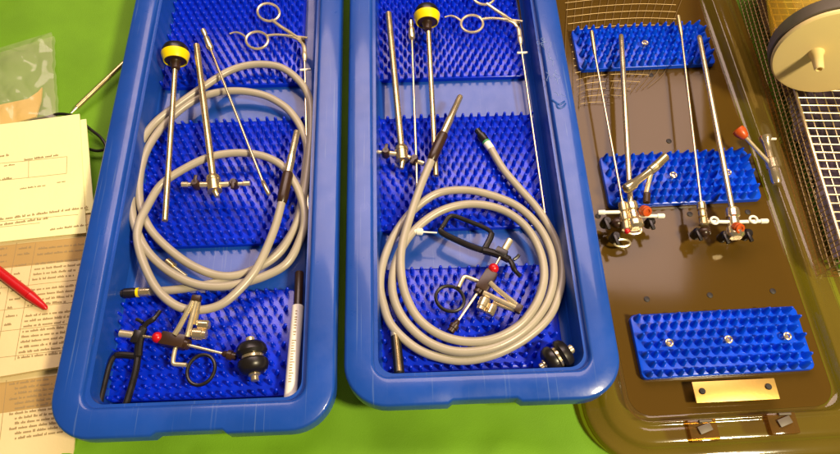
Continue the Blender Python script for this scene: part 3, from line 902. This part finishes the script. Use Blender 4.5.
def y_adapter():
    t0 = P(776, 182, 0.022)
    t = thing('y_adapter', 'loose silver forked adapter with orange cap at the right wall of the amber tray', 'adapter', (t0.x, t0.y, 0.0058))
    a, b = P(764.5, 136, 0.026), P(777, 184, 0.020)
    L = (b - a).length
    MB().lathe([(0.0034, 0), (0.0054, 0.0008), (0.0052, 0.0036), (0.0036, 0.0062), (0.0029, L * 0.32), (0.0029, L * 0.46), (0.0050, L * 0.50), (0.0052, L * 0.68), (0.0042, L * 0.70), (0.0044, L * 0.95), (0.0032, L)], a, b - a, 24).build('barrel', M['steel'], t)
    c, d = P(746, 138, 0.028), P(770, 164, 0.024)
    rod(c, d, 0.0017).build('branch', M['pale_steel'], t)
    e = P(737, 129, 0.029)
    MB().lathe([(0.0036, 0), (0.0052, 0.0008), (0.0056, 0.004), (0.0038, (c - e).length * 0.85), (0.0024, (c - e).length)], e, c - e, 20).build('orange_cap', M['orange'], t)
    rod(P(765, 139, 0.026), P(776, 139, 0.026), 0.0011).build('pin', M['white'], t)
y_adapter()

# reflection of a wire mesh, built as thin wires at the far left of the amber floor
def reflected_net():
    b = MB()
    z = 0.0072
    for i in range(15):
        x0 = 566 + i * 7.5
        b.tube(bez([P(x0 + 3 + i * 0.9, -12, z), P(x0, 30, z), P(x0 - 6 - i * 0.3 + 6, 68, z), P(x0 + 2 - i * 1.8, 110 - i * 1.6, z)], 5), 0.00022, 5)
    for j in range(17):
        y0 = -8 + j * 7
        w = 110 - max(0, j - 9) * 9
        b.tube(bez([P(564 + j * 1.0, y0 + 4, z + 0.0005), P(564 + w * 0.35, y0, z + 0.0005), P(564 + w * 0.7, y0 - 2, z + 0.0005), P(564 + w + 2, y0 - 1, z + 0.0005)], 5), 0.00022, 5)
    c = P(600, 60, z)
    b.single('mesh_reflection', M['dull_wire'], 'wire mesh reflection modelled as thin wires under the farthest mat of the amber tray', 'mesh reflection', c)
reflected_net()

# ------------------------------------------------------------------ wire basket and jar at the right edge
def basket():
    zt = 0.036
    r0, r1 = P(758, -30, zt), P(842, 245, zt)
    d = (r0 - r1).normalized()                 # away from the camera
    s = Vector((d.y, -d.x, 0))                 # to the right
    b0 = P(832, 268, 0.0015)
    Lg, W = 0.34, 0.17
    o = Vector((r1.x, r1.y, 0)) - d * 0.012
    base = Vector((b0.x, b0.y, 0))
    t = thing('wire_basket', 'woven wire basket with lid along the right picture edge, carrying the clear jar', 'basket', o + d * Lg / 2 + s * W / 2)
    Z = Vector((0, 0, 1))
    q = MB()
    q.tube([o + Z * zt, o + d * Lg + Z * zt, o + d * Lg + s * W + Z * zt, o + s * W + Z * zt], 0.0016, 8, closed=True)
    q.build('lid_frame', M['wire'], t)
    q = MB()
    n = int(W / 0.0082)
    for i in range(1, n + 1):
        q.tube([o + s * i * 0.0082 + Z * zt, o + s * i * 0.0082 + d * Lg + Z * zt], 0.00062, 6)
    for j in range(1, int(Lg / 0.0082)):
        q.tube([o + d * j * 0.0082 + Z * (zt + 0.0010), o + d * j * 0.0082 + s * W + Z * (zt + 0.0010)], 0.00062, 6)
    q.build('lid_mesh', M['wire'], t)
    # left wall, slanting in towards the bottom
    q = MB()
    bo = s * -0.004 + Z * 0.001
    p = 0.0046
    for j in range(int(Lg / p)):
        jit = random.uniform(-.0006, .0006)
        q.tube([o + d * (j * p + jit) + Z * (zt - 0.002), o + d * (j * p) + bo], 0.00050, 5)
    for k in range(1, 7):
        f = k / 6
        q.tube([o + (bo - Z * 0) * f + Z * (zt - 0.002) * (1 - f), o + d * Lg + bo * f + Z * (zt - 0.002) * (1 - f)], 0.00050, 5)
    q.build('side_mesh', M['dull_wire'], t)
    q = MB()
    for i in range(int((W - 0.01) / p)):
        q.tube([o + s * (0.008 + i * p) + Z * (zt - 0.002), o + s * (0.008 + i * p) + Z * 0.001 + d * 0.002], 0.00050, 5)
    for k in range(1, 7):
        q.tube([o + s * 0.006 + Z * (zt * (1 - k / 6) + 0.0014), o + s * W + Z * (zt * (1 - k / 6) + 0.0014)], 0.00050, 5)
    q.build('end_mesh', M['wire'], t)
    q = MB()
    for i in range(int((W - 0.01) / 0.006)):
        q.tube([o + s * (0.009 + i * 0.006) + Z * 0.0012, o + s * (0.009 + i * 0.006) + d * Lg + Z * 0.0012], 0.0006, 5)
    for j in range(1, int(Lg / 0.006)):
        q.tube([o + s * 0.008 + d * j * 0.006 + Z * 0.0022, o + s * W + d * j * 0.006 + Z * 0.0022], 0.0006, 5)
    q.build('bottom_mesh', M['wire'], t)
    # a dark folded cloth lies inside
    q = MB()
    nx, ny = 34, 66
    g = []
    for j in range(ny + 1):
        row = []
        for i in range(nx + 1):
            x = 0.004 + (W - 0.01) * i / nx; y = 0.010 + (Lg - 0.03) * j / ny
            z = 0.016 + 0.012 * noise.noise(Vector((x * 40, y * 34, 5))) + 0.004 * noise.noise(Vector((x * 90, y * 80, 2)))
            row.append(q.bm.verts.new(o + s * x + d * y + Z * max(z, 0.004)))
        g.append(row)
    for j in range(ny):
        for i in range(nx):
            q.bm.faces.new((g[j][i], g[j][i + 1], g[j + 1][i + 1], g[j + 1][i]))
    c = o + s * W / 2 + d * Lg / 2
    q.single('folded_cloth', M['wrap'], 'crumpled dark purple cloth seen through the lid of the wire basket', 'cloth', c, angle=180)
basket()

def jar():
    c = P(833, 54, 0.086)
    n = Vector((-0.17, -1.0, 0.06)).normalized()
    t = thing('clear_jar', 'clear round jar with beige lid and peg lying on its side on the wire basket', 'jar', (c.x, c.y + 0.05, 0.032))
    r = 0.0455
    MB().lathe([(r - 0.003, -0.0030), (r, -0.0022), (r, 0.0), (r - 0.0012, 0.0012), (r - 0.004, 0.0016), (0, 0.0016)], c, n, 64).build('lid', M['lid'], t)
    MB().lathe([(r - 0.002, -0.0158), (r + 0.0012, -0.0155), (r + 0.0016, -0.0140), (r + 0.0016, -0.0036), (r + 0.0010, -0.0030), (r - 0.002, -0.0030)], c, n, 64).build('gasket_band', M['rubber'], t)
    MB().lathe([(r - 0.0035, -0.0159), (r - 0.0030, -0.02), (r - 0.0025, -0.16), (r - 0.010, -0.172), (0, -0.174)], c, n, 64).build('jar_wall', M['jar'], t)
    p = P(817.5, 60, 0.0865)
    p = p - n * ((p - c).dot(n) - 0.0016)
    MB().lathe([(0.0062, 0), (0.0058, 0.0012), (0.0046, 0.004), (0.0036, 0.017), (0.0030, 0.0185), (0.0022, 0.0185), (0.0020, 0.015), (0, 0.015)], p, n, 24).build('peg', M['lid'], t)
jar()

# ------------------------------------------------------------------ papers on the left
def quad_frame(tl, tr, bl):
    """x along the top edge, y down the sheet"""
    ex = (tr - tl).normalized()
    ey = (bl - tl); ey = (ey - ex * ey.dot(ex)).normalized()
    return tl, ex, ey
def wave(p):
    return 0.0009 * noise.noise(Vector((p.x * 17, p.y * 13, 2.2))) + 0.0003 * noise.noise(Vector((p.x * 45, p.y * 40, 8)))
def words(q, o, ex, ey, x0, x1, y, h, z, dens=1.0, ragged=True):
    """one printed line made of letter sized strokes"""
    x = x0
    end = x1 if not ragged else x0 + (x1 - x0) * random.uniform(0.72, 1.0)
    while x < end:
        wl = random.randint(2, 9)
        for _ in range(wl):
            if x > end: break
            lw = h * random.uniform(0.30, 0.55)
            hh = h * random.choice((0.62, 0.62, 0.66, 1.0))
            a = o + ex * x + ey * (y - hh)
            b = a + ex * lw * 0.8; c = b + ey * hh; d = a + ey * hh
            vs = [q.bm.verts.new((p.x, p.y, z + wave(p) + 0.0001)) for p in (d, c, b, a)]
            q.bm.faces.new(vs)
            x += lw
        x += h * 0.55
def line(q, o, ex, ey, x0, y0, x1, y1, w, z):
    a = o + ex * x0 + ey * y0; b = o + ex * x1 + ey * y1
    t = (b - a).normalized(); s = Vector((-t.y, t.x, 0)) * w
    nl, nw = 40, (8 if w > 0.002 else 1)
    g = []
    for i in range(nl + 1):
        row = []
        for k in range(nw + 1):
            p = a + (b - a) * (i / nl) + s * (k / nw - 0.5)
            row.append(q.bm.verts.new((p.x, p.y, z + wave(p))))
        g.append(row)
    for i in range(nl):
        for k in range(nw):
            q.bm.faces.new((g[i][k], g[i + 1][k], g[i + 1][k + 1], g[i][k + 1]))
def sheet(px, z, th, name, material, label, cat='paper', group=None, curl=0.0):
    c = [P(x, y, z) for x, y in px]
    cc = sum(c, Vector()) / len(c)
    t = thing(name, label, cat, (cc.x, cc.y, z - th), 0, group)
    q = MB()
    n = 60
    up = []
    def pt(u, v, zz):
        p = (c[0] * (1 - u) + c[1] * u) * (1 - v) + (c[3] * (1 - u) + c[2] * u) * v
        return (p.x, p.y, zz + wave(p))
    lo = []
    for j in range(n + 1):
        up.append([q.bm.verts.new(pt(i / n, j / n, z)) for i in range(n + 1)])
        lo.append([q.bm.verts.new(pt(i / n, j / n, z - th)) for i in range(n + 1)])
    for j in range(n):
        for i in range(n):
            q.bm.faces.new((up[j][i], up[j + 1][i], up[j + 1][i + 1], up[j][i + 1]))
            q.bm.faces.new((lo[j][i], lo[j][i + 1], lo[j + 1][i + 1], lo[j + 1][i]))
    for k in range(n):
        q.bm.faces.new((up[0][k], up[0][k + 1], lo[0][k + 1], lo[0][k]))
        q.bm.faces.new((up[n][k + 1], up[n][k], lo[n][k], lo[n][k + 1]))
        q.bm.faces.new((up[k + 1][0], up[k][0], lo[k][0], lo[k + 1][0]))
        q.bm.faces.new((up[k][n], up[k + 1][n], lo[k + 1][n], lo[k][n]))
    q.build('page', material, t, angle=20)
    return t, c
def paper_line(o, ex, ey, px, py, z):
    """sheet coordinates of a picture point"""
    p = P(px, py, z) - o
    return p.dot(ex), p.dot(ey)

G = 'printed sheets left of the trays'
# lowest page
t, c = sheet([(-40, 378), (80, 362), (72, 475), (-60, 492)], 0.0030, 0.0016, 'document', M['paper'], 'printed cream page at the bottom left, lowest of the pile, with a tan band', group=G)
o, ex, ey = quad_frame(c[0], c[1], c[3]); z = 0.00316
q = MB()
a = paper_line(o, ex, ey, -10, 384, z); b = paper_line(o, ex, ey, 75, 372, z); e = paper_line(o, ex, ey, 0, 413, z)
line(q, o, ex, ey, a[0], (a[1] + e[1]) / 2 , b[0], (a[1] + e[1]) / 2, e[1] - a[1], z)
q.build('tan_band', M['band'], t, flat=True)
q = MB(); z = 0.00326
for i in range(12):
    u, v = paper_line(o, ex, ey, 9, 385 + i * 5.0, z)
    words(q, o, ex, ey, u + (0.004 if i % 3 else 0), u + 0.040, v, 0.0019, z)
for px in (6.5,):
    a = paper_line(o, ex, ey, px, 380, z); b = paper_line(o, ex, ey, px - 7, 440, z)
    line(q, o, ex, ey, a[0], a[1], b[0], b[1], 0.0004, z)
q.build('print', M['ink'], t, flat=True)
# table page
t, c = sheet([(-50, 222), (110, 205), (86, 362), (-70, 388)], 0.0085, 0.0042, 'document', M['paper'], 'printed cream page with a table and tan heading row, under the red pen', group=G)
o, ex, ey = quad_frame(c[0], c[1], c[3]); z = 0.00866
q = MB()
a = paper_line(o, ex, ey, -10, 246, z); b = paper_line(o, ex, ey, 90, 236, z); e = paper_line(o, ex, ey, 0, 270, z)
line(q, o, ex, ey, a[0], (a[1] + e[1]) / 2, b[0], (a[1] + e[1]) / 2, e[1] - a[1] - 0.002, z)
q.build('heading_row', M['band'], t, flat=True)
q = MB(); z = 0.00876
for px, l, y0, n, sp in ((38, 0.046, 248, 2, 6), (38, 0.042, 263.5, 19, 5.2), (18.5, 0.013, 248, 2, 6), (18.5, 0.010, 265, 8, 8.5), (-14, 0.020, 250, 18, 6.5)):
    for i in range(n):
        if n == 19 and i in (4, 9): continue
        y = y0 + i * sp
        u, v = paper_line(o, ex, ey, px - (y - 250) * 0.19, y + 1.5, z)
        words(q, o, ex, ey, u, u + l * (0.55 if n == 8 and i % 2 else 1), v, 0.0019, z)
for px in (35, 16, ):
    a = paper_line(o, ex, ey, px + 1.0, 243, z); b = paper_line(o, ex, ey, px - 20, 360, z)
    line(q, o, ex, ey, a[0], a[1], b[0], b[1], 0.0004, z)
for py in (262, 283, 305, 326, 352):
    a = paper_line(o, ex, ey, -5, py + 6, z); b = paper_line(o, ex, ey, 84, py - 4, z)
    line(q, o, ex, ey, a[0], a[1], b[0], b[1], 0.0003, z)
q.build('print', M['ink'], t, flat=True)
# yellow slips on top
sheet([(-35, 138), (86, 119), (94, 212), (-30, 226)], 0.0100, 0.0010, 'document', M['paper_yellow'], 'yellow sheet peeping out below and to the right of the top form', group=G)
t, c = sheet([(-45, 130.5), (79.5, 114), (86, 232.5), (-50, 247.5)], 0.0118, 0.0010, 'document', M['paper_yellow'], 'bright yellow printed form with an empty box, on top of the paper pile', group=G)
o, ex, ey = quad_frame(c[0], c[1], c[3]); z = 0.01196
q = MB()
def pl(px, py): return paper_line(o, ex, ey, px, py, z)
def pline(p0, p1, w): line(q, o, ex, ey, *pl(*p0), *pl(*p1), w, z)
pline((-5, 164), (67, 156.5), 0.0004); pline((-5, 181), (66.5, 173.5), 0.0004); pline((67, 156.5), (66.5, 173.5), 0.0004); pline((28.5, 160.5), (28.5, 177.5), 0.0004)
for (px, py), l, h in (((-6, 158), 0.012, 0.0024), ((-8, 182), 0.016, 0.0026)):
    u, v = pl(px, py); words(q, o, ex, ey, u, u + l, v, h, z, ragged=False)
for (px, py), l, h in (((4, 166.5), 0.010, 0.0016), ((24, 160.5), 0.030, 0.0022), ((20, 189.5), 0.021, 0.0015), ((57, 183), 0.007, 0.0013), ((50, 230.5), 0.034, 0.0019)):
    u, v = pl(px, py); words(q, o, ex, ey, u, u + l, v, h, z, ragged=False)
for (px, py), l in (((-4, 221), 0.076), ((-4, 226.5), 0.042)):
    u, v = pl(px, py); words(q, o, ex, ey, u, u + l, v, 0.0023, z, ragged=False)
pline((-4, 222), (78, 214.3), 0.0004); pline((-4, 227.5), (40, 223), 0.0004)
q.build('print', M['ink'], t, flat=True)

# red pen
def pen():
    z = 0.0132
    a, b, c = P(-45, 238, z), P(30, 295.5, z), P(47, 309, z - 0.002)
    t = thing('pen', 'red pen lying across the printed pages at the left edge', 'pen', (b.x, b.y, 0.0086))
    MB().lathe([(0.0030, 0), (0.0038, 0.001), (0.0041, 0.02), (0.0041, (b - a).length)], a, b - a, 20).build('barrel', M['red'], t)
    L = (c - b).length
    MB().lathe([(0.0041, 0), (0.0040, L * 0.1), (0.0030, L * 0.6), (0.0020, L * 0.92), (0.0008, L)], b, c - b, 20).build('grip', M['red'], t)
pen()

# probe and black lead behind the papers
def probe():
    a, b, c = P(128, 59, 0.007), P(77, 107.5, 0.007), P(71, 113.5, 0.007)
    t = thing('probe', 'slim tan rod poking out from under the left tray behind the papers', 'rod', (b.x, b.y, 0))
    rod(a, b, 0.0022).build('shaft', M['brass'], t)
    rod(b, c, 0.0016, r2=0.0008).build('tip', M['pale_steel'], t)
probe()
q = MB(); q.tube(bez([P(30, 121, 0.004), P(48, 117, 0.006), P(60, 114, 0.008), P(75, 117, 0.008), P(90, 129, 0.006), P(101, 138, 0.005), P(106, 148, 0.004), P(98, 151, 0.004), P(88, 149, 0.004), P(78, 147, 0.004)], 6), 0.0014, 8)
q.single('black_lead', M['black'], 'thin black lead curling out between the yellow form and the left tray', 'cord', P(98, 140, 0))

# envelope in a clear bag
t = [P(-30, 113, 0.006), P(4, 104, 0.006), P(28, 99, 0.006), P(38, 92, 0.006), P(42, 87.5, 0.006), P(41, 100, 0.006), P(36, 117, 0.006), P(18, 122, 0.006), P(-30, 130, 0.006)]
q = MB(); q.prism([(p.x, p.y) for p in t][::-1], 0.0045, 0.0062)
q.single('envelope', M['envelope'], 'yellow orange envelope inside the clear bag at the left edge', 'envelope', sum(t, Vector()) / len(t))
def bag():
    q = MB()
    c = [P(-60, 62, 0.012), P(49, 29, 0.012), P(54, 122, 0.012), P(-60, 140, 0.012)]
    n = 46
    for side in (0, 1):
        g = []
        for j in range(n + 1):
            row = []
            for i in range(n + 1):
                u, v = i / n, j / n
                p = (c[0] * (1 - u) + c[1] * u) * (1 - v) + (c[3] * (1 - u) + c[2] * u) * v
                e = min(1, 10 * min(u, 1 - u, v, 1 - v))
                w = abs(noise.noise(Vector((p.x * 38 + p.y * 20, p.y * 34, 4)))) * 0.010 + abs(noise.noise(Vector((p.x * 90, p.y * 70, 9)))) * 0.003
                x = p.x + (0.0025 * noise.noise(Vector((0, v * 9, 3))) if u > 0.9 else 0)
                zz = 0.0075 + e * (0.0022 + w) if side else 0.0020
                row.append(q.bm.verts.new((x, p.y, zz)))
            g.append(row)
        for j in range(n):
            for i in range(n):
                f = (g[j][i], g[j + 1][i], g[j + 1][i + 1], g[j][i + 1])
                q.bm.faces.new(f if side else f[::-1])
    q.single('plastic_bag', M['film'], 'crinkled clear plastic bag holding an envelope on the green cloth', 'plastic bag', sum(c, Vector()) / 4, angle=180)
bag()
